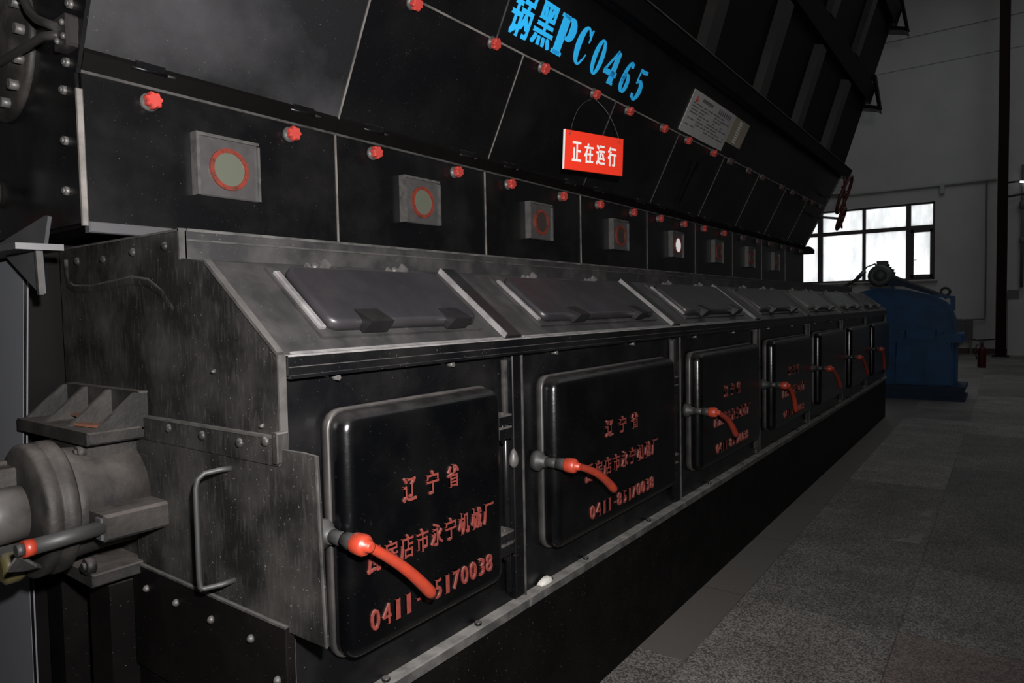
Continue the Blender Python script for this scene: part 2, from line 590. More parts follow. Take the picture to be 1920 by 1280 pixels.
struct('window_sill', MB().box(WX0 - .1, WX1 + .1, YB - .12, YB + .06, WZ0 - .05, WZ0), WALLM, win)

# scuffs of spilt plaster on the floor
for nm, pts in (('plaster_scuff', [(.86, 5.82), (.93, 5.83), (.94, 6.03), (.91, 6.0), (.88, 5.93)]), ('plaster_scuff', [(.77, 5.12), (.93, 5.14), (.935, 5.42), (.9, 5.33), (.85, 5.22)])):
    struct(nm, MB().extr([(x, y, .0005) for x, y in pts], (0, 0, .0015)), SCUFF, floor)

# red column, radiator, pipes, extinguisher on the far wall
mb = MB().box(1.08, 1.33, 23.95, 23.99, 0, 12).box(1.08, 1.33, 24.16, 24.2, 0, 12).box(1.19, 1.22, 23.98, 24.17, 0, 12)
t = thing('steel_column', 'dark red steel column standing on the floor near the far wall, right of the window', 'column', (1.2, 24.07, 0))
part('shaft', mb, MAROON, t)
part('base_plate', MB().box(1.0, 1.41, 23.88, 24.27, 0, .03), MAROON, t)
t = thing('radiator', 'grey ribbed radiator on the far wall behind the blue gearbox', 'radiator', (.28, 25.1, 0))
mb = MB()
for k in range(8):
    mb.box(.02 + k * .062, .02 + k * .062 + .045, 25.02, 25.14, .40, 1.08, .015)
mb.box(.02, .5, 25.06, 25.1, .46, .5).box(.02, .5, 25.06, 25.1, .98, 1.02)
part('fins', mb, PIPEM, t)
for x in (.05, .45):
    part('leg', MB().box(x - .02, x + .02, 25.05, 25.1, 0, .41), PIPEM, t)
t = thing('heating_pipe', 'thin grey heating pipe along the far wall above the window, dropping to the radiator', 'pipe', (.8, 25.13, 1.05))
part('run', MB().tube([(-6, 25.14, 5.27), (1.05, 25.14, 5.27)], .035), DIMP, t)
part('riser', MB().tube([(.8, 25.14, 5.27), (.8, 25.14, 1.12), (.79, 25.13, 1.07), (.5, 25.08, 1.05)], .02), PIPEM, t)
part('clamp', MB().box(-.40, -.28, 25.1, 25.19, 5.0, 5.32), DIMP, t)
t = thing('return_pipe', 'low dark pipe along the far wall from radiator to red fire extinguisher', 'pipe', (.5, 25.13, .42))
part('run', MB().tube([(.47, 25.08, .45), (.62, 25.08, .42), (1.05, 25.08, .45)], .02), GRIP, t)
t = thing('fire_extinguisher', 'red fire extinguisher standing on the floor between gearbox and dark red column', 'fire extinguisher', (.87, 19.9, 0))
part('cylinder', MB().lathe((.87, 19.9, 0), (0, 0, 1), [(0, .085), (.02, .09), (.42, .09), (.48, .07), (.52, .03), (.56, .03)]), EXTR, t)
part('valve', MB().box(.84, .90, 19.86, 19.94, .56, .61).box(.80, .93, 19.885, 19.915, .61, .635), GRIP, t)
part('hose', MB().tube([(.84, 19.88, .58), (.76, 19.84, .55), (.74, 19.82, .4), (.77, 19.80, .2)], .014), RUBBER, t)
t = thing('wall_pipe_manifold', 'dark pipe stubs with a valve on the far wall at the right edge', 'pipe', (1.6, 25.0, 4.5))
part('stub', MB().tube([(1.32, 24.6, 5.06), (1.58, 24.9, 5.1)], .03), GRIP, t)
part('stub', MB().tube([(1.33, 24.6, 4.65), (1.8, 24.95, 4.75), (2.2, 25.0, 4.75)], .035), GRIP, t)
part('pipe', MB().tube([(1.68, 25.05, 5.6), (1.68, 25.05, 2.0)], .045), PIPEM, t)
part('valve', MB().lathe((1.68, 25.05, 4.3), (0, 0, 1), [(0, .05), (.03, .09), (.2, .09), (.25, .05)], 12), PIPEM, t)
part('valve', MB().lathe((1.68, 25.05, 3.3), (0, 0, 1), [(0, .05), (.03, .08), (.14, .08), (.18, .05)], 12), PIPEM, t)
t = thing('wall_lamp', 'small lit white lamp on the far wall at the right edge of the picture', 'lamp', (1.7, 25.0, 5.1))
part('tube', MB().cyl((1.6, 24.98, 5.1), (2.0, 24.98, 5.04), .028), LAMPM, t)
part('bracket', MB().box(1.75, 1.83, 24.98, YB, 5.05, 5.11), PIPEM, t)
t = thing('wall_cabinet', 'grey low cabinet with dark top rail against the far wall right of the column', 'cabinet', (2.0, 25.0, 0))
part('body', MB().box(1.36, 2.6, 24.75, 25.17, .0, 1.66), WALLM, t)
part('top_rail', MB().box(1.34, 1.62, 24.73, 25.17, 1.66, 1.93), PIPEM, t)

# ================================================================== boiler upper casing
XW = -.7
YE = 9.0
Y0 = .815


def hopx(z):
    return -.68 + .5 * (z - 2.34)


def upx(z):
    return -.26 + .32 * (z - 3.19)


HV = Vector((.5, 0, 1)).normalized()
HN = Vector((1, 0, -.5)).normalized()
UV = Vector((.32, 0, 1)).normalized()
HM = frame((-.68, 0, 2.34), (0, 1, 0), HV)          # lower hopper plane: local (out, y, up the slope)
UM = frame((-.26, 0, 3.19), (0, 1, 0), UV)          # steeper upper plane
S_TOP = (2.795 - 2.34) * math.sqrt(1.25)            # knob seam
S_BEAM = (3.19 - 2.34) * math.sqrt(1.25)

boiler = thing('boiler_casing', 'huge black boiler casing leaning outward above the furnace row, marked with blue stencilled lettering', 'boiler', (-2.5, 5, 0))
part('lower_body', MB().box(-4, -1.3, Y0 + .012, YE - .02, 0, 1.862), UPB, boiler)
poly = [(-4, 1.86), (-.72, 1.86), (-.72, 2.30), (-.72, 2.33), (hopx(3.17) - .03, 3.17), (upx(6.6) - .03, 6.6), (-4, 6.6)]
part('body', MB().prism(poly, Y0 + .012, YE - .02), UPB, boiler)
mb = MB(HM).box(0, -.012, Y0 + .010, YE, S_TOP + .004, S_BEAM + .01)
part('upper_plate', mb, HOP, boiler)
part('steep_plate', MB(UM).box(0, -.012, Y0 + .010, YE, .0, 3.3), UPB, boiler)
# front wall facing the camera's left
mb = MB().faces([(-4, Y0, 1.86), (-.72, Y0, 1.86), (-.72, Y0, 2.30), (hopx(3.19) - .005, Y0, 3.19), (upx(6.6), Y0, 6.6), (-4, Y0, 6.6)], [(0, 1, 2, 3, 4, 5)])
mb2 = MB().extr([(-4, Y0, 1.87), (-.712, Y0, 1.87), (-.712, Y0, 2.30), (hopx(3.19) - .005, Y0, 3.19), (upx(6.6), Y0, 6.6), (-4, Y0, 6.6)], (0, .009, 0))
mb.bm.free()
part('front_wall', mb2, BLK, boiler)
part('corner_strip', MB().box(-.708, -.692, Y0 - .004, Y0 + .012, 1.86, 2.24, .003), WORN, boiler, 'pale worn vertical edge strip')
part('corner_angle', MB(HM).box(-.012, .010, Y0 - .002, Y0 + .008, -.06, 1.2), BLK, boiler)
part('skirt_band', MB().box(XW - .02, XW + .012, Y0 + .01, 1.06, 1.842, 1.873, .003), GREYB, boiler, 'grey skirt band')
# seams: weld beads along the knob row and between upper plates
part('seam_bead', MB(HM).box(-.004, .006, Y0 + .02, YE, S_TOP - .004, S_TOP + .004), WORN, boiler, 'thin pale seam along the row of red knobs')
for y in (2.41,):
    part('seam_bead', MB(HM).box(-.004, .003, y - .003, y + .003, S_TOP, S_BEAM), EDGE, boiler)
# beams and ribs
mb = MB(UM)
mb.box(-.01, .10, Y0, YE + .03, -.07, -.055).box(.085, .10, Y0, YE + .03, -.07, .05).box(-.01, .10, Y0, YE + .03, .035, .05)
part('channel_beam', mb, UPB, boiler)
part('beam_edge', MB(UM).box(.098, .103, Y0, YE + .03, .046, .052), EDGE, boiler)
for zz, ob in ((3.95, .16), (4.78, .17)):
    x0 = upx(zz)
    part('walkway_beam', MB().prism([(x0 - .02, zz + .02), (x0 + .06, zz), (upx(zz + .18) + .06, zz + .18), (upx(zz + .18) - .02, zz + .2)], Y0, YE + .02), UPB, boiler)
    br = part('walkway_bracket', MB().prism([(x0 - .02, zz), (x0 + ob, zz - .06), (x0 + ob + .01, zz - .12), (x0 + ob - .03, zz - .09), (x0 - .03, zz - .045)], YE - .08, YE + .1), UPB, boiler)
    part('brace', MB().prism([(x0 + ob - .012, zz - .08), (x0 + ob + .016, zz - .07), (upx(zz + .32) + .02, zz + .32), (upx(zz + .32) - .02, zz + .30)], YE - .05, YE + .08), UPB, br)
for k, y in enumerate((1.95, 3.15, 4.30, 5.46, 6.6, 7.78)):
    mb = MB(UM).box(-.005, .07, y - .085, y + .085, .06, .76).box(-.005, .06, y - .085, y + .085, 1.02, 1.6)
    part('rib', mb, RIBM, boiler)
for s in ((2.0),):
    mb = MB(UM).box(-.005, .05, Y0, YE, s, s + .06)
    part('rail', mb, UPB, boiler)
mb = MB().prism([(-.98, 2.24), (-.59, 2.24), (-.59, 2.29), (-.63, 2.33), (-.98, 2.33)], YE - .02, YE + .12)
part('end_bracket', mb, UPB, boiler)
part('end_edge', MB(HM).box(-.01, .012, YE - .01, YE + .01, 0, S_BEAM), RIBM, boiler)


# blue stencilled number, on the slope
def ribbon(mb, pts, x0=.0, x1=.0025):
    L, R = [], []
    for i, (u, v, w) in enumerate(pts):
        a = pts[max(i - 1, 0)]
        c = pts[min(i + 1, len(pts) - 1)]
        tx, ty = c[0] - a[0], c[1] - a[1]
        q = math.hypot(tx, ty) or 1
        nx, ny = -ty / q, tx / q
        L.append((u + nx * w, v + ny * w))
        R.append((u - nx * w, v - ny * w))
    for i in range(len(pts) - 1):
        q = [L[i], L[i + 1], R[i + 1], R[i]]
        P = [(x0, a, c) for a, c in q] + [(x1, a, c) for a, c in q]
        mb.faces(P, [(0, 1, 2, 3), (4, 5, 6, 7), (0, 1, 5, 4), (1, 2, 6, 5), (2, 3, 7, 6), (3, 0, 4, 7)])


def arc(cu, cv, ru, rv, a0, a1, wf, n=22):
    out = []
    for k in range(n + 1):
        t = math.radians(a0 + (a1 - a0) * k / n)
        out.append((cu + ru * math.cos(t), cv + rv * math.sin(t), wf(math.cos(t), math.sin(t))))
    return out


def glyph(mb, ch, u0, u1, v0, v1):
    """heavy condensed numerals and capitals in a 1 x 1 cell, thick stems and hairline turns"""
    w, h = u1 - u0, v1 - v0

    def rb(pts):
        # widths are given relative to the cell width; strokes are laid in a cell scaled afterwards
        ribbon(mb, [(u0 + p[0] * w, v0 + p[1] * h, p[2] * w * 1.22) for p in pts])
    if ch == '0':
        rb(arc(.5, .5, .36, .47, 0, 360, lambda c, s: .05 + .10 * abs(c) ** 1.3, 40))
    elif ch == 'C':
        rb(arc(.52, .5, .38, .47, 52, 308, lambda c, s: .045 + .125 * max(-c, 0) ** 1.2, 34))
        rb([(.78, .80, .03), (.84, .88, .07), (.97, .98, .03)])
        rb([(.92, .98, .03), (.92, .72, .045), (.90, .64, .02)])
        rb([(.74, .13, .05), (.86, .2, .035), (.97, .34, .02)])
    elif ch == 'P':
        rb([(.30, .0, .17), (.30, 1, .17)])
        rb([(0, .025, .0), (.02, .03, .055), (.6, .03, .055), (.62, .025, .0)])
        rb([(0, .965, .05), (.5, .97, .05)])
        rb([(.45, .96, .045)] + arc(.58, .715, .27, .245, 88, -88, lambda c, s: .045 + .12 * max(c, 0)) + [(.45, .475, .045)])
    elif ch == '4':
        rb([(.70, 0, .15), (.70, .96, .13)])
        rb([(.02, .30, .045), (.66, .98, .045)])
        rb([(.0, .30, .09), (1.0, .30, .09)])
        rb([(.5, .03, .045), (.95, .03, .045)])
    elif ch == '6':
        rb(arc(.5, .29, .33, .26, 0, 360, lambda c, s: .055 + .10 * abs(c), 32))
        rb([(.17, .30, .15), (.19, .45, .15), (.25, .62, .14), (.36, .78, .12), (.52, .90, .09), (.70, .945, .05)])
        rb([(.60, .93, .05), (.76, .89, .10), (.82, .79, .10)])
    elif ch == '5':
        rb([(.20, .95, .04), (.16, .5, .035)])
        rb([(.18, .90, .075), (.55, .885, .09), (.92, .915, .075)])
        rb([(.14, .5, .035), (.32, .59, .06), (.52, .58, .10), (.70, .48, .15), (.75, .33, .165), (.66, .16, .13), (.48, .05, .08), (.28, .035, .06)])
        rb([(.30, .045, .05), (.14, .10, .10), (.13, .19, .10)])


def s_of(z):
    return (z - 2.34) * math.sqrt(1.25)


for ch, ua, ub, za, zb in (('P', 2.803, 2.945, 2.858, 3.018), ('C', 2.99, 3.098, 2.860, 3.026), ('0', 3.165, 3.262, 2.856, 3.016),
                           ('4', 3.305, 3.440, 2.853, 3.012), ('6', 3.503, 3.598, 2.846, 3.006), ('5', 3.665, 3.775, 2.838, 3.004)):
    mb = MB(HM)
    glyph(mb, ch, ua, ub, s_of(za), s_of(zb))
    part('stencilled_character', mb, BLUE, boiler, 'bright blue stencilled character')
part('stencilled_character', text_mb(MB(HM), '锅', 2.447, 2.602, s_of(2.842), s_of(3.035), .0025, .03), BLUE, boiler, 'bright blue stencilled character')
part('stencilled_character', text_mb(MB(HM), '黑', 2.628, 2.785, s_of(2.850), s_of(3.025), .0025, .03), BLUE, boiler, 'bright blue stencilled character')
HOSE = [(-1.0, .70, 2.75), (-.95, .76, 2.58), (-.915, .77, 2.524), (-.875, .77, 2.478), (-.83, .772, 2.447), (-.775, .775, 2.423), (-.735, .785, 2.405)]
DRAIN = [(-1.7, .755, 2.385), (-1.2, .76, 2.39), (-.78, .77, 2.388), (-.73, .79, 2.385)]
# bolts of the front wall and the round flange with pipes
for x, z in ((-.68, 2.47), (-.722, 2.321), (-.75, 2.25), (-.755, 2.109), (-.764, 1.968)):
    part('bolt', MB().cyl((x - .03, Y0 + .005, z), (x - .03, Y0 - .010, z), .014, n=6).cyl((x - .03, Y0 - .008, z), (x - .03, Y0 - .015, z), .008, n=10), STEEL, boiler)
mh = part('manhole_cover', MB().lathe((-1.20, Y0 + .01, 2.47), (0, -1, 0), [(0, .23), (.02, .235), (.03, .225), (.032, .17), (.05, .16), (.055, .0)], 40), CAST, boiler)
for a in (-75, -50, -25, 0, 25, -105):
    c = (-1.20 + .195 * math.cos(math.radians(a)), 2.47 + .195 * math.sin(math.radians(a)))
    part('bolt', MB().cyl((c[0], Y0 - .01, c[1]), (c[0], Y0 - .045, c[1]), .017, n=6), STEEL, mh)
gl_ = part('gland', MB().box(-.765, -.672, Y0 - .03, Y0 + .008, 2.345, 2.43, .008), RUBBER, boiler, 'glossy black pipe gland')
for gx_, gz_ in ((-.745, 2.412), (-.73, 2.365), (-.695, 2.408), (-.69, 2.37)):
    part('screw', MB().lathe((gx_, Y0 - .029, gz_), (0, -1, 0), [(0, .009), (.006, .009), (.010, .004)], 10), STEEL, gl_)
part('hose', MB().tube(HOSE, .0125, 12), RUBBER, boiler)
part('drain_pipe', MB().tube(DRAIN, .0115, 12), RUBBER, boiler)
part('standpipe', MB().tube([(-1.13, .80, 2.41), (-1.13, .80, 3.2)], .018, 12), RUST, boiler, 'rust brown upright pipe')
# cock with a red tipped lever at the left
t = thing('drain_cock', 'small steel cock with red lever tip on the boiler front, above the gusseted bracket', 'valve', (-1.3, .76, 2.03))
part('body', MB().lathe((-1.38, Y0, 2.03), (0, -1, 0), [(0, .05), (.02, .05), (.025, .03), (.08, .03), (.085, .045), (.11, .045)], 16), CAST, t)
part('lever', MB().extr([(-1.20, .745, 2.09), (-1.165, .745, 2.085), (-1.175, .745, 1.98), (-1.21, .745, 1.93), (-1.24, .745, 1.94), (-1.215, .745, 2.0)], (0, .012, 0)), GREYB, t)
part('crossbar', MB().tube([(-1.40, .74, 2.03), (-1.19, .745, 2.04)], .016), CAST, t)
part('lever_tip', MB().cyl((-1.235, .745, 1.955), (-1.29, .74, 1.93), .02), RED, t, 'red painted lever tip')

# ================================================================== star knobs, inspection panels, hopper panels


def add_knob(parent, M, u, v, grip=None):
    """star grip screw standing out along local x of M"""
    c = M @ Vector((0, u, v))
    ax = (M.to_3x3() @ Vector((1, 0, 0)))
    ws = MB().lathe(c, ax, [(-.004, .027), (.006, .027), (.010, .021), (.016, .017), (.022, .016)], 20)
    w = part('knob', ws, STEEL, parent)
    pu, pv = M.to_3x3() @ Vector((0, 1, 0)), M.to_3x3() @ Vector((0, 0, 1))
    rings = []
    rot = random.random() * 6
    for h, sc in ((.016, .88), (.020, 1), (.036, 1), (.042, .85)):
        rings.append([c + ax * h + (pu * math.cos(rot + 2 * math.pi * k / 42) + pv * math.sin(rot + 2 * math.pi * k / 42)) * sc * (.0235 + .0028 * math.cos(7 * 2 * math.pi * k / 42)) for k in range(42)])
    part('star_grip', MB().skin(rings, smooth=False), grip or KNOB, w, 'red star grip' if grip is None else 'dull dusty star grip')


ys = [Y0 + .010, 1.705, 2.62, 3.54, 4.47, 5.39, 6.32, 7.24, 8.15, YE]
WM = frame((XW, 0, 0), (0, 1, 0), (0, 0, 1))
place = ['first from left, largest, beside pale corner strip', 'second from left, between two pale seams',
         'third from left, below the red sign', 'fourth from left, right of the red sign',
         'its small round glass glowing white', 'next one right of the glowing glass',
         'second one right of the glowing glass', 'second from the far end',
         'without glass, at the dark far end']
knoby = [(1.009, 1.500), (1.892, 2.393), (2.809, 3.314), (3.747, 4.216), (4.654, 5.108), (5.536, 6.025), (6.579, 7.073), (7.506, 8.000), (8.413, 8.816)]
gl = [GLASSY, GLASSY, GLASSD, GLASSD, GLASSG, GLASSD, GLASSD, GLASSD, GLASSD]
for i in range(9):
    a, c = ys[i], ys[i + 1]
    t = thing('inspection_panel', 'sight glass panel on the black wall, ' + place[i], 'panel', (XW, (a + c) / 2, 1.85), 'sight glass panels along the boiler wall')
    part('plate', MB().box(XW - .018, XW, a + .002, c - .002, 1.845, 2.288), BLK, t)
    part('seam_bead', MB().box(XW - .002, XW + .006, c - .003, c + .002, 1.85, 2.285), WORN if i < 3 else EDGE, t)  # far seams in darker steel, standing in for the weaker flash
    part('top_bead', MB().box(XW - .004, XW + .006, a, c, 2.284, 2.292), EDGE, t)
    if i < 8:
        wy = (a + c) / 2 + (.0 if i else -.025)
        wy = [1.245, 2.15, 3.075, 4.01, 4.96, 5.87, 6.8, 7.7][i]
        hw = .108
        z0, z1 = 1.985, 2.178
        sg = part('sight_glass', MB().box(XW - .002, XW + .026, wy - hw, wy + hw, z0, z1, .004), SGFR, t, 'grey steel mount')
        part('rim', MB().box(XW, XW + .036, wy - hw - .004, wy - hw + .006, z0, z1 + .004).box(XW, XW + .034, wy - hw, wy + hw, z1 - .006, z1 + .004).box(XW, XW + .036, wy + hw - .006, wy + hw + .002, z0, z1 - .01), STEEL, sg)
        part('ring', MB().ring((XW + .026, wy, 2.078), (1, 0, 0), .068, .054, .008), RING, sg, 'red painted ring')
        part('glass', MB().cyl((XW + .022, wy, 2.078), (XW + .030, wy, 2.078), .055, n=36), gl[i], sg)
        for k in range(8):
            t_ = math.radians(22 + 45 * k)
            p = (XW + .034, wy + .060 * math.cos(t_), 2.078 + .061 * math.sin(t_))
            part('screw', MB().cyl(p, (p[0] + .004, p[1], p[2]), .0045, n=6), RING, sg)
    for y in knoby[i]:
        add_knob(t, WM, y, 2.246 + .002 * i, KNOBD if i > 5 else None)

hk = [(), (1.895, 2.388), (2.780, 3.286), (3.693, 4.193), (4.608, 5.112), (5.501, 5.987), (6.384, 7.042), (7.456, 7.979), (8.362, 8.765)]
hpl = ['first from left, greyed, above largest sight glass', 'second from left, left of the red sign',
       'third from left, behind the red sign', 'fourth from left, right of the red sign', 'the one with a slim upright bar',
       'next one right of the slim bar', 'third from the far end', 'second from the far end', 'last at far end, beside red handwheels']
for i in range(9):
    a, c = ys[i], ys[i + 1]
    t = thing('hopper_panel', 'black sloping hopper panel, ' + hpl[i], 'panel', (hopx(2.34), (a + c) / 2, 2.34), 'sloping panels above the sight glasses')
    part('plate', MB(HM).box(-.012, .002, a + .002, c - .002, .0, S_TOP - .004), HOPG if i == 0 else HOP, t)
    part('seam_bead', MB(HM).box(-.002, .006, c - .004 if i == 0 else c - .002, c + .002, .0, S_TOP - .002), WORN if i < 2 else EDGE, t)  # far beads coloured darker in place of flash falloff
    part('lower_lip', MB().prism([(XW - .01, 2.290), (XW + .004, 2.292), (hopx(2.335) + .012, 2.335), (hopx(2.35), 2.352), (hopx(2.35) - .02, 2.352)], a + .001, c - .001), UPB, t)
    for hy in (a + .17, c - .17):
        h = part('hinge', MB(HM).box(0, .012, hy - .035, hy + .05, -.006, .016).cyl((.008, hy - .045, -.006), (.008, hy + .06, -.006), .006, n=8), BLK, t)
        part('pin_end', MB(HM).cyl((.008, hy + .05, -.006), (.008, hy + .085, -.006), .0045, n=8), EDGE, h)
    for y in hk[i]:
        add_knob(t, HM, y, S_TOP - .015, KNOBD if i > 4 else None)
    if i == 4:
        part('upright_bar', MB(HM).box(.002, .022, 4.88, 4.91, .06, .34).box(.002, .03, 4.865, 4.925, .33, .39), UPB, t)

# data plates on the slope
t = thing('data_plate', 'large grey printed metal data plate on the sloping casing right of the blue number', 'plate', HM @ Vector((.004, 4.8, s_of(2.82))))
part('sheet', MB(HM).box(.001, .006, 4.425, 5.255, s_of(2.815), s_of(3.062)), ALU, t)
mb = MB(HM)
for r in range(8):
    v = s_of(2.99) - r * .0205
    u = 4.47
    while u < 5.18:
        L = random.uniform(.03, .16)
        if random.random() < .72:
            mb.box(.0055, .0068, u, min(u + L, 5.2), v, v + .009)
        u += L + .018
part('fine_print', mb, INK, t)
mb = MB(HM).box(.0055, .0068, 4.60, 4.80, s_of(3.02), s_of(3.04))
part('heading', mb, INK, t)
mb = MB(HM)
for k in range(7):
    mb.box(.0055, .0068, 4.92 + k * .038, 4.945 + k * .038, s_of(3.008), s_of(3.042))
part('bar_print', mb, INK, t)
part('red_mark', MB(HM).box(.0055, .007, 4.49, 4.53, s_of(3.0), s_of(3.035)).box(.0055, .007, 4.475, 4.545, s_of(3.008), s_of(3.014)), REDINK, t, 'small red printed mark')
t = thing('data_plate', 'smaller yellowed data plate on the sloping casing, right of the larger grey plate', 'plate', HM @ Vector((.004, 5.4, s_of(2.88))))
part('sheet', MB(HM).box(.001, .005, 5.26, 5.60, s_of(2.885), s_of(3.06)), YEL, t)
mb = MB(HM)
for k in range(9):
    mb.box(.0045, .0055, 5.38, 5.45, s_of(2.90) + k * .019, s_of(2.90) + k * .019 + .012)
part('fine_print', mb, CHALK, t)

# ------------------------------------------------------------------ hanging sign
TL, TR = Vector((-.45, 2.979, 2.523)), Vector((-.32, 3.37, 2.525))
BL = Vector((-.448, 2.958, 2.320))
su, sv = (TR - TL), (TL - BL)
SM = frame(BL, su, sv)
sw, sh = su.length, sv.length
sign = thing('hanging_sign', 'bright red sign with white characters hanging by a cord from a knob', 'sign', BL + su / 2)
part('board', MB(SM).box(-.010, 0, 0, sw, 0, sh), SIGN, sign)
part('board_edge', MB(SM).box(-.010, .0008, -.004, .0, 0, sh), WHITE, sign, 'white board edge')
for k, ch in enumerate('正在运行'):
    mb = text_mb(MB(SM), ch, .050 + k * .0835, .050 + k * .0835 + .062, .044, .150, .0015, .035)
    part('character', mb, WHITE, sign, 'white character')
mb = MB(SM)
for u in (.030, sw - .028):
    mb.ring((-.011, u, sh - .022), (1, 0, 0), .006, .0035, .012, 12)
part('eyelet', mb, STEEL, sign)
kp = HM @ Vector((.02, 3.286, S_TOP - .016 - .022))
for u, bow in ((.030, -.035), (sw - .028, .03)):
    p0 = SM @ Vector((.002, u, sh - .02))
    pts = []
    for k in range(13):
        f = k / 12
        p = p0.lerp(kp, f)
        p = p + Vector((.0, bow * math.sin(f * math.pi), .03 * math.sin(f * math.pi)))
        pts.append(p)
    part('cord', MB().tube(pts, .0016, 6), STEEL, sign)


# hand wheels at the far end
def handwheel(c, R, stem0, label):
    t = thing('handwheel', label, 'handwheel', c, 'red handwheels at the far end of the boiler')
    ax = Vector((1, .07, -.38)).normalized()
    part('rim', MB().torus(c, ax, R, .018), WHEELM, t)
    part('hub', MB().cyl(Vector(c) - ax * .03, Vector(c) + ax * .03, .035), WHEELM, t)
    a = Vector((0, 0, 1))
    b_ = ax.cross(a)
    for k in range(5):
        e = a * math.cos(k * 1.2566) + b_ * math.sin(k * 1.2566)
        part('spoke', MB().tube([Vector(c) + e * .03, Vector(c) + e * R], .011, 8), WHEELM, t)
    part('stem', MB().tube([stem0, c], .014), GRIP, t)
    return t


handwheel((-.158, 8.6, 2.863), .215, (-.42, 8.62, 2.88), 'upper dark red handwheel at far end of the boiler, above the window')
handwheel((-.191, 8.6, 2.591), .125, (-.56, 8.62, 2.66), 'lower dark red handwheel at far end of the boiler, in front of the window')

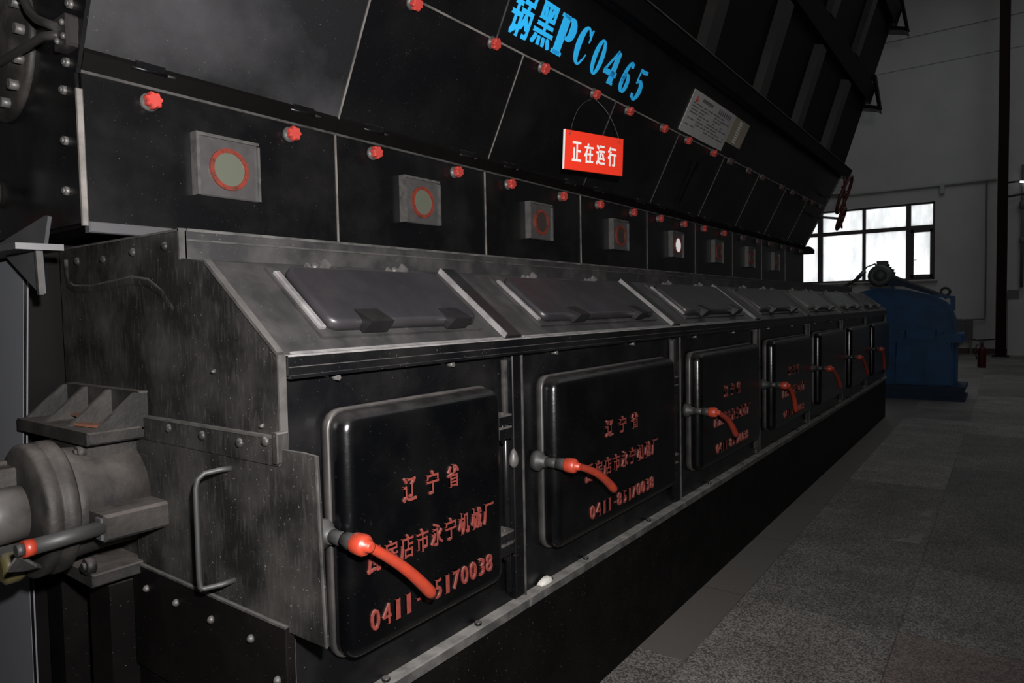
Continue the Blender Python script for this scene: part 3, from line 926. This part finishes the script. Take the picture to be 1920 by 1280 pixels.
# ================================================================== furnace sections with fire doors
yb = [.965, 1.932, 3.362, 4.765, 6.21, 7.66, 9.12, 10.72]
SV = Vector((-.31, 0, .245)).normalized()
SLM = frame((0, 0, 1.5), (0, 1, 0), SV)     # local x out of the slope, y along, z up the slope
SL = math.hypot(.31, .245)
fpl = ['nearest and narrowest, beside grey end plate', 'second from the near end, widest looking door',
       'third from the near end', 'fourth from the near end', 'fifth from the near end, pale hatch',
       'sixth from the near end, pale hatch', 'last, beside the blue gearbox']
for i in range(7):
    a, c = yb[i], yb[i + 1]
    w = c - a
    t = thing('furnace_section', 'black furnace section with red levered fire door, ' + fpl[i], 'furnace', (-.5, (a + c) / 2, 0), 'furnace sections in a row')
    # carcass: front plate, slope, lip
    part('carcass', MB().prism([(-.02, .0), (-.02, 1.488), (-.314, 1.735), (-.44, 1.75), (-.44, 1.83), (-.698, 1.835), (-1.24, 1.835), (-1.24, 0)], a + .001, c - .001), BLK, t)
    part('slope_plate', MB(SLM).box(-.016, 0, a + .001, c - .001, .0, SL), SLANT, t)
    part('shoulder_plate', MB().prism([(-.31, 1.745), (-.443, 1.760), (-.443, 1.748), (-.31, 1.733)], a + .001, c - .001), SLANT, t)
    lip = MB().box(-.445, -.430, a + (.0 if i else -.005), c, 1.757, 1.836)
    part('lip', lip, SLANT, t)
    part('lip_top', MB().box(-.70, -.426, a, c, 1.834, 1.842), LEDGE, t)
    part('lip_edge', MB().box(-.434, -.4265, a, c, 1.808, 1.813), EDGE, t)
    # trim angle at the top of the front
    part('front_angle', MB().box(-.02, .012, a, c, 1.452, 1.502).box(-.0, .022, a, c, 1.447, 1.455), BLK, t)
    part('angle_edge', MB().box(-.012, .0135, a, c, 1.4995, 1.5045), ASH if i < 3 else EDGE, t)
    part('angle_groove', MB().box(.010, .0128, a, c, 1.4735, 1.4755), EDGE, t)
    for f in (.16, .62):
        y = a + w * f
        part('bolt', MB().cyl((-.022, y, 1.436), (.004, y, 1.436), .008, n=6), STEEL, t)
    if i < 3:
        part('ash_line', MB(SLM).box(-.001, .0035, a + .02, c - .10, .004, .013), ASH, t, 'white ash line')
    # raised strips where the sections meet
    pst = c - (.135 if i == 0 else .14)
    part('slope_strip', MB(SLM).box(-.002, .018, c - .085, c - .012, 0, SL), LUG, t)
    part('strip_edge', MB(SLM).box(.0, .020, c - .089, c - .084, 0.01, SL), ASH if i < 3 else EDGE, t)
    part('post', MB().box(-.022, .0, c - .055, c - .003, .58, 1.45, .003), BLK if i < 2 else SLANT, t)  # far posts in paler grey, standing in for hall light from the right
    part('post_rod', MB().cyl((-.006, c - .095, .62), (-.006, c - .095, 1.43), .012, n=12), EDGE if i > 1 else BLK, t)
    part('post_edge', MB().box(-.004, .004, c - .004, c + .002, .575, 1.45), EDGE, t)
    # ledge and plinth
    part('ledge', MB().box(-.03, .022, a, c, .535, .572, .004), LEDGE, t, 'dusty ledge')
    for f in (.3, .72):
        part('bolt', MB().cyl((.0, a + w * f, .57), (.0, a + w * f, .582), .012, n=6), BLK, t)
    part('plinth', MB().box(-.06, -.002, a, c, 0, .537), DARKP, t)
    # fire door
    d0, d1 = a + .113, c - (.208 if i == 0 else .215)
    z0, z1 = .712, 1.350
    door = part('fire_door', MB().pillow(d0, d1, z0, z1, -.01, .07, .045, .032, 5), DOOR, t)
    part('door_rim', MB().pillow(d0 - .008, d1 + .008, z0 - .008, z1 + .008, -.012, .014, .05, .006, 2), FLANK, door)
    DM = frame((.07, 0, 0), (0, 1, 0), (0, 0, 1))
    if i < 4:
        L = d1 - d0

        def row(chars, us, uw, za, zb, bold):
            for ch, u in zip(chars, us):
                w_, a_, b_ = uw, za, zb
                if ch == '1':
                    w_ = uw * .55
                if ch == '-':
                    w_, a_, b_ = uw * .6, za + (zb - za) * .40, za + (zb - za) * .54
                part('raised_character', text_mb(MB(DM), ch, d0 + L * (u - w_ / 2), d0 + L * (u + w_ / 2), a_, b_, .006, bold, -.001), LETR, door)
        if i == 0:
            row('辽宁省', (.335, .475, .612), .078, 1.082, 1.150, .02)
            row('瓦房店市永宁机械厂', [.125 + .0925 * k for k in range(9)], .074, .928, .994, .02)
            ph = '0411-85170038'
            row(ph, [.125 + .0615 * k for k in range(13)], .046, .775, .830, .02)
        else:
            row('辽宁省', (.362, .468, .572), .056, 1.074, 1.144, .02)
            row('瓦房店市永宁机械厂', [.205 + .069 * k for k in range(9)], .052, .922, .992, .02)
            ph = '0411-85170038'
            row(ph, [.228 + .0415 * k for k in range(13)], .031, .768, .822, .02)
    # hinges on the right
    for z in (1.215, .82):
        h = part('hinge', MB().box(-.015, .048, d1 + .004, d1 + .085, z + .004, z + .038, .005).box(-.015, .044, d1 + .012, d1 + .09, z - .045, z - .004, .005), BLK, t)
        part('pin', MB().cyl((.03, d1 + .05, z - .06), (.03, d1 + .05, z + .045), .008, n=10), STEEL if i > 1 and z > 1 else BLK, h)
    # latch and lever
    zc = 1.045
    yc = d0 + .010
    hd = part('door_handle', MB().lathe((-.01, yc - .03, zc), (1, 0, 0), [(0, .040), (.022, .036), (.035, .022), (.05, .020)], 16).cyl((.025, yc - .03, zc), (.10, yc - .03, zc), .018, n=14).cyl((.085, yc - .03, zc), (.135, yc - .03, zc), .022, n=8), GRIP, t, 'dark latch with red lever')
    px, py = .158, yc - .026
    part('collar', MB().lathe((.120, py - .004, zc), (1, .0, 0), [(0, .022), (.006, .0265), (.036, .0265), (.044, .021), (.046, .014), (.060, .013), (.062, .008)], 20), RED, hd, 'red collar')
    # tip swings right and down, bulging gently
    ang = {0: -42, 1: -28, 2: -29, 3: -42, 4: -28, 5: -28, 6: -60}[i]
    ln = {0: .305, 1: .335, 2: .37, 3: .33, 4: .46, 5: .46, 6: .3}[i]
    bulge = {0: .010, 1: .018, 2: .026, 3: .034}.get(i, .026)
    pts, rd = [], []
    for k in range(15):
        f = k / 14
        u, v = f * ln, .0 + bulge * math.sin(f * math.pi)
        ca, sa = math.cos(math.radians(ang)), math.sin(math.radians(ang))
        pts.append((px + .004 * math.sin(f * 3), py + u * ca - v * sa, zc + u * sa + v * ca))
        rd.append(.0125 + .005 * f if f < .97 else .011)
    part('lever', MB().tube(pts, .016, 12, rd), RED, hd, 'red lever')
    # sloping hatch
    h0, h1 = a + (.17 if i == 0 else .215), c - (.185 if i == 0 else .215)
    part('hatch_frame', MB(SLM).box(-.002, .010, h0 - .03, h1 + .02, .055, .365), SLANT, t)
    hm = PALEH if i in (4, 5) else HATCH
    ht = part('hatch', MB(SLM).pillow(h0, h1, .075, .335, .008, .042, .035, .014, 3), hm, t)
    part('hatch_gasket', MB(SLM).box(.004, .022, h0 - .022, h0 - .003, .085, .335, .004), ASH if i < 3 else EDGE, ht, 'ash whitened hatch edge')
    for f in (.24, .80):
        y = h0 + (h1 - h0) * f
        lg = MB(SLM)
        lg.faces([(.016, y - .045, .055), (.016, y + .045, .055), (.016, y + .045, .115), (.016, y - .045, .115),
                  (.064, y - .040, .046), (.064, y + .040, .046), (.045, y + .042, .125), (.045, y - .042, .125)],
                 [(0, 1, 2, 3), (4, 5, 6, 7), (0, 1, 5, 4), (1, 2, 6, 5), (2, 3, 7, 6), (3, 0, 4, 7)])
        part('lug', lg, LUG, ht)
    for f in (.20, .72):
        y = h0 + (h1 - h0) * f
        hg = MB(SLM).cyl((.0, y, .350), (.036, y, .352), .010, n=12)
        hg.box(.0, .05, y + .025, y + .035, .33, .362).box(.0, .034, y - .03, y - .022, .335, .362)
        part('hinge', hg, STEEL, ht)

# crumpled pale lump on the ledge
lump = MB()
rings = []
for h, q in ((0, .03), (.008, .038), (.018, .03), (.026, .012)):
    rings.append([(.0 + q * .5 * math.cos(k * .5236) * (1 + .2 * math.sin(k * 2.3)), 2.06 + q * 1.2 * math.sin(k * .5236) * (1 + .15 * math.cos(k * 3.1)), .572 + h) for k in range(12)])
lump.skin(rings)
solo('plaster_lump', lump, CHALK, 'small pale lump of plaster lying on the ledge under the second fire door', 'rubble', (0, 2.06, .572))
lump = MB()
rings = []
for h, q in ((0, .010), (.012, .022), (.03, .024), (.05, .018), (.066, .005)):
    rings.append([(.0 + q * .7 * math.cos(k * .5236), 1.875 + q * .8 * math.sin(k * .5236), 1.05 + h) for k in range(12)])
lump.skin(rings)
solo('seal_lump', lump, STEEL, 'grey rounded lump of putty stuck on the post between the first two fire doors', 'putty', (0, 1.875, 1.05))

# ================================================================== grate end casing and drive
YP = .96
end = thing('end_casing', 'dusty black riveted end plate closing the near end of the furnace row', 'casing', (-.6, YP - .01, 0))
ep = [(-1.24, .0), (0.0, .0), (0.0, 1.508), (-.304, 1.744), (-.433, 1.760), (-.433, 1.840), (-1.24, 1.836)]
part('plate', MB().prism(ep, YP - .014, YP), ENDP, end)
for p, q in (((0, 1.508), (-.304, 1.744)),):
    d = Vector((q[0] - p[0], 0, q[1] - p[1]))
    part('slope_edge', MB(frame((p[0], YP - .018, p[1]), (0, 1, 0), d)).box(-.004, .005, -.001, .018, 0, d.length), EDGE, end)
part('front_edge', MB().box(-.002, .004, YP - .017, YP + .004, .2, 1.506), EDGE, end)
part('top_edge', MB().box(-.438, -.430, YP - .017, YP + .004, 1.756, 1.842), EDGE, end)
part('top_edge', MB().box(-1.24, -.433, YP - .017, YP, 1.834, 1.840), EDGE, end)
# pressed swage and rounded pad
part('swage', MB().tube([(-1.19, YP + .001, 1.80), (-1.19, YP + .001, 1.75), (-1.175, YP + .001, 1.715), (-1.13, YP + .001, 1.70), (-1.0, YP + .001, 1.695), (-.82, YP + .001, 1.705), (-.72, YP + .001, 1.712), (-.62, YP + .001, 1.70), (-.54, YP + .003, 1.665), (-.48, YP + .006, 1.62)], .021, 16), ENDP, end)
for x, z in ((-1.097, 1.79), (-.902, 1.784), (-.704, 1.794), (-.513, 1.798), (-.28, 1.455), (-.07, 1.33)):
    q = .012 if z > 1.7 else .006
    part('rivet', MB().lathe((x, YP - .012, z), (0, -1, 0), [(0, q * 1.2), (.006, q), (.011, q * .6), (.013, .002)], 12), ENDP, end)
# channel strips holding the sliding plate
part('strip', MB().box(-.74, .022, .925, .945, 1.245, 1.312, .003), ENDP, end)
part('strip', MB().box(-.74, .030, .920, .946, .55, .865, .003), DARKP, end)
part('strip_edge', MB().box(-.74, .022, .922, .930, 1.3085, 1.3145), EDGE, end)
part('strip_edge', MB().box(-.74, .030, .917, .925, .861, .867), EDGE, end)
part('strip_end', MB().box(.004, .026, .918, .95, 1.252, 1.325, .003), ENDP, end)
for x, z in ((-.655, 1.285), (-.49, 1.29), (-.315, 1.287), (-.14, 1.285), (-.03, 1.30)):
    part('rivet', MB().lathe((x, .927, z), (0, -1, 0), [(0, .014), (.006, .012), (.010, .008), (.012, .002)], 12), ENDP, end)
for x, z in ((-.65, .80), (-.478, .80), (-.295, .80), (-.112, .80), (-.005, .728)):
    part('rivet', MB().lathe((x, .921, z), (0, -1, 0), [(0, .011), (.007, .010), (.012, .006), (.014, .002)], 12), EDGE, end)
# dark legs and recess under the bearing
part('leg', MB().box(-.90, -.76, .86, .945, 0, .80), DARKP, end)
part('leg', MB().box(-1.24, -1.12, .86, .945, 0, .84), DARKP, end)
part('underplate', MB().box(-.74, .02, .93, .947, .0, .552), DARKP, end)

sl = thing('sliding_plate', 'dark sliding plate with bent bar handle, held between strips on the end casing', 'plate', (-.25, .93, .86))
part('sheet', MB().extr([(-.72, .938, 1.27), (.10, .938, 1.286), (.152, .938, 1.283), (.168, .938, .852), (.11, .938, .850), (-.72, .938, .85)], (0, -.008, 0)), ENDP, sl)
part('edge', MB().extr([(.149, .931, 1.283), (.155, .931, 1.283), (.171, .931, .852), (.165, .931, .852)], (0, -.004, 0)), EDGE, sl)
part('handle', MB().tube([(-.195, .932, 1.213), (-.205, .91, 1.213), (-.215, .872, 1.210), (-.222, .858, 1.198), (-.225, .853, 1.175), (-.225, .853, .95), (-.226, .855, .925), (-.222, .862, .919), (-.205, .90, .921), (-.195, .932, .925)], .0068, 10), GRIP, sl)

# bearing housing of the drive shaft
CX, CZ = -.775, 1.075
br = thing('drive_bearing', 'ash covered bearing housing with flange and shaft, jutting from the end casing at the left', 'bearing', (CX, .8, CZ - .2))
part('housing', MB().lathe((CX, .944, CZ), (0, -1, 0), [(0, .150), (.10, .150), (.18, .158), (.215, .166)], 40), CAST, br)
part('flange', MB().lathe((CX, .736, CZ), (0, -1, 0), [(0, .180), (.006, .186), (.030, .186), (.036, .178), (.042, .178), (.048, .184), (.072, .184), (.080, .174), (.082, .10)], 48), CAST, br)
part('shaft', MB().lathe((CX, .66, CZ), (0, -1, 0), [(0, .075), (.09, .075), (.10, .07), (.101, .03)], 28), EDGE, br)
for s in (-1, 1):
    part('jaw', MB().box(CX - .13, CX - .02, .60, .665, CZ + s * .085 - .035, CZ + s * .085 + .035, .008).box(CX - .13, CX - .09, .56, .665, CZ + s * .10 - .05, CZ + s * .10 + .03, .006), CAST, br)
part('top_block', MB().box(-.96, -.70, .79, .944, 1.19, 1.245, .006), CAST, br)
blk = part('stop_block', MB().box(-.74, -.525, .762, .944, 1.005, 1.078, .008), CAST, br)
part('block_face', MB().box(-.565, -.533, .756, .764, 1.012, 1.07), GREYB, br)
part('foot', MB().box(-.92, -.69, .79, .944, .835, .872, .004), CAST, br)
part('bolt', MB().cyl((-.70, .80, .90), (-.70, .776, .90), .022, n=18).cyl((-.70, .778, .90), (-.70, .768, .90), .013, n=6), CAST, br)
part('bolt', MB().cyl((-.72, .80, 1.222), (-.72, .775, 1.222), .019, n=6).cyl((-.72, .778, 1.222), (-.72, .768, 1.222), .011, n=10), CAST, br)
part('grease_cup', MB().lathe((-.80, .665, .925), (0, -1, 0), [(0, .035), (.02, .045), (.05, .045), (.06, .03)], 14), BRASS, br, 'yellowish grease cup')
rod = part('lever_rod', MB().cyl((-.545, .765, 1.044), (-.54, .602, 1.040), .020, n=16).cyl((-.54, .585, 1.040), (-.54, .568, 1.040), .015, n=16), GRIP, br, 'dark lever rod with red band')
part('red_band', MB().cyl((-.5405, .606, 1.040), (-.54, .583, 1.040), .0215, n=16), RED, rod, 'red painted band')
part('angle_plate', MB().extr([(-.58, .56, .99), (-.55, .575, 1.03), (-.60, .63, .975), (-.66, .66, .95), (-.66, .62, .955)], (0, 0, -.008)), STEEL, br)

# ribbed cast bracket on top
rk = thing('ribbed_bracket', 'open cast bracket with slanted ribs holding rusty strips, on top of the bearing housing', 'bracket', (-.9, .85, 1.25))
part('base', MB().box(-1.17, -.64, .775, .944, 1.248, 1.285, .005), CAST, rk)
part('back_plate', MB().box(-1.17, -.64, .915, .944, 1.27, 1.385, .005), CAST, rk)
for x in (-1.155, -.995, -.825, -.652):
    part('rib', MB().extr([(x - .008, .795, 1.284), (x - .008, .92, 1.284), (x - .008, .92, 1.382), (x - .008, .905, 1.382)], (.016, 0, 0)), CAST, rk)
for pts, lb in (([(-.93, .80, 1.292), (-.73, .83, 1.296)], 'rusty flat strip lying lowest in the ribbed bracket, along its front edge'), ([(-.97, .88, 1.292), (-.79, .865, 1.292)], 'rusty flat strip lying at the back of the ribbed bracket, between two ribs')):
    p, q = Vector(pts[0]), Vector(pts[1])
    if 'back' in lb:
        p, q = Vector((-.98, .875, 1.30)), Vector((-.84, .868, 1.30))
    else:
        p, q = Vector((-.81, .82, 1.291)), Vector((-.67, .84, 1.291))
    M = frame(p, (q - p), (0, 1, 0))
    mb = MB(M).box(-.003, .004, 0, (q - p).length, -.014, .014)
    solo('rusty_strip', mb, RUST, lb, 'metal strip', p, 'rusty strips in the cast bracket')

# grey duct and gusseted bracket at the far left
dk = thing('grey_panel', 'plain smooth grey sheet metal panel standing at the left edge below the gusseted bracket', 'panel', (-1.7, .80, 0))
part('sheet', MB().extr([(-2.4, .795, 0), (-1.215, .795, 0), (-1.19, .795, 1.2), (-1.105, .795, 1.765), (-1.16, .795, 1.792), (-2.4, .795, 1.792)], (0, .014, 0)), GREYD, dk)
part('edge', MB().tube([(-1.213, .80, 0), (-1.188, .80, 1.2), (-1.104, .80, 1.76)], .004, 8), DARKP, dk)
gb = thing('gusseted_bracket', 'grey steel shelf bracket with triangular gussets above and below, left of the end plate', 'bracket', (-1.1, .76, 1.78))
part('shelf', MB().extr([(-1.75, .70, 1.808), (-.86, .70, 1.80), (-.84, .814, 1.80), (-1.75, .814, 1.80)], (0, 0, .018)), GREYB, gb)
part('gusset', MB().extr([(-1.45, .775, 1.82), (-.872, .775, 1.82), (-.835, .775, 1.895), (-.855, .775, 1.90)], (0, .01, 0)), GREYB, gb)
part('gusset', MB().extr([(-1.55, .715, 1.82), (-1.10, .715, 1.82), (-1.055, .715, 1.868), (-1.075, .715, 1.875)], (0, .01, 0)), GREYB, gb)
part('gusset', MB().extr([(-1.16, .765, 1.802), (-.885, .765, 1.802), (-.875, .765, 1.675), (-.89, .765, 1.672)], (0, .01, 0)), GREYB, gb)
part('gusset_edge', MB().extr([(-.897, .757, 1.802), (-.883, .757, 1.802), (-.873, .757, 1.672), (-.889, .757, 1.672)], (0, .012, 0)), EDGE, gb)

# ================================================================== blue gearbox
GY = 12.9
g = thing('gearbox', 'big blue gearbox with rounded upper housing, standing on the floor beyond the furnace row', 'gearbox', (.2, GY + .4, 0))
part('base', MB().box(-.45, .84, GY - .03, GY + .95, .0, .05).box(-.42, .80, GY, GY + .9, .05, .17).box(-.45, .84, GY - .03, GY + .95, .17, .235, .01), BLUED, g)
part('lower_case', MB().box(-.42, .70, GY + .04, GY + .85, .23, 1.03, .02).box(-.14, .66, GY, GY + .06, .26, .96, .02), BLUEM, g)
arch = [(.30, .27), (.655, .27), (.655, .80)] + [(.4775 + .1775 * math.cos(math.radians(q)), .80 + .1775 * math.sin(math.radians(q))) for q in range(15, 180, 15)] + [(.30, .80)]
part('bearing_cover', MB().prism(arch, GY - .03, GY + .02), BLUEM, g)
arch = [(-.13, .27), (.25, .27), (.25, .70)] + [(.06 + .19 * math.cos(math.radians(q)), .70 + .19 * math.sin(math.radians(q))) for q in range(15, 180, 15)] + [(-.13, .70)]
part('bearing_cover', MB().prism(arch, GY - .02, GY + .02), BLUEM, g)
part('joint_flange', MB().box(-.44, .80, GY - .02, GY + .9, .95, 1.09, .015).box(.0, .45, GY - .05, GY + .1, 1.0, 1.16, .02), BLUEM, g)
for x in (-.3, -.05, .1, .25, .55, .74):
    part('bolt', MB().cyl((x, GY + .02, .90), (x, GY + .02, 1.12), .018, n=6), STEEL, g)
poly = [(-.40, 1.07), (-.72, 1.60), (-.70, 1.80), (-.45, 1.86), (.0, 1.80), (.40, 1.69), (.54, 1.60), (.62, 1.48), (.67, 1.33), (.69, 1.07)]
part('upper_housing', MB().prism(poly, GY + .02, GY + .82), BLUEM, g)
part('housing_rim', MB().prism([(-.45, 1.855), (.0, 1.80), (.40, 1.69), (.54, 1.60), (.62, 1.48), (.67, 1.33), (.69, 1.12), (.71, 1.12), (.69, 1.34), (.64, 1.50), (.555, 1.625), (.41, 1.715), (.0, 1.825), (-.45, 1.88)], GY - .01, GY + .06), BLUEM, g)
part('inspection_cover', MB().prism([(.36, 1.70), (.62, 1.66), (.62, 1.46), (.66, 1.46), (.66, 1.70), (.38, 1.74)], GY + .1, GY + .7), BLUEM, g)
part('eyebolt', MB().torus((.545, GY + .25, 1.775), (0, 1, 0), .062, .02).cyl((.545, GY + .25, 1.66), (.545, GY + .25, 1.72), .02), GRIP, g, 'dark lifting eye')
part('belt_guard', MB().extr([(-.26, GY + .12, 2.10), (.49, GY + .12, 1.735), (.49, GY + .12, 1.68), (-.05, GY + .12, 1.88), (-.28, GY + .12, 1.90)], (0, .14, 0)), BLUED, g)
part('guard_edge', MB().extr([(-.26, GY + .11, 2.11), (.50, GY + .11, 1.745), (.50, GY + .11, 1.715), (-.26, GY + .11, 2.07)], (0, .16, 0)), GRIP, g)
m = thing('electric_motor', 'round grey electric motor with terminal box, seated on top of the blue gearbox', 'motor', (-.39, GY + .3, 1.87))
part('frame', MB().lathe((-.39, GY + .62, 2.07), (0, -1, 0), [(0, .15), (.03, .175), (.45, .175), (.47, .185), (.55, .185), (.60, .16), (.61, .10), (.60, .095), (.60, .0)], 36), MOT, m)
mb = MB()
for k in range(20):
    t_ = 2 * math.pi * k / 20
    M = Matrix.Translation((-.39, 0, 2.07)) @ Matrix.Rotation(t_, 4, 'Y')
    q = MB(M)
    mb.M = M
    mb.box(.17, .198, GY + .16, GY + .58, -.006, .006)
part('fin', mb, MOT, m)
part('terminal_box', MB().box(-.48, -.28, GY + .18, GY + .42, 2.24, 2.28, .01).box(-.46, -.30, GY + .20, GY + .40, 2.28, 2.33, .01), MOT, m)
part('foot', MB().box(-.56, -.22, GY + .15, GY + .6, 1.855, 1.90), MOT, m)
part('fan_cowl', MB().lathe((-.39, GY + .02, 2.07), (0, -1, 0), [(0, .085), (.004, .085), (.005, .0)], 24), MOT, m)
part('cable', MB().tube([(-.48, GY + .25, 2.29), (-.60, GY + .2, 2.24), (-.70, GY + .1, 2.12), (-.74, GY, 2.05)], .012, 8), GRIP, m)
part('conduit', MB().tube([(-.62, GY + .1, 2.16), (-.72, GY + .05, 2.04), (-.90, GY, 1.92), (-1.15, GY - .1, 1.75)], .028, 8), RUBBER, m)
SC.cycles.use_denoising = True
SC.cycles.max_bounces = 6
SC.cycles.sample_clamp_indirect = 4
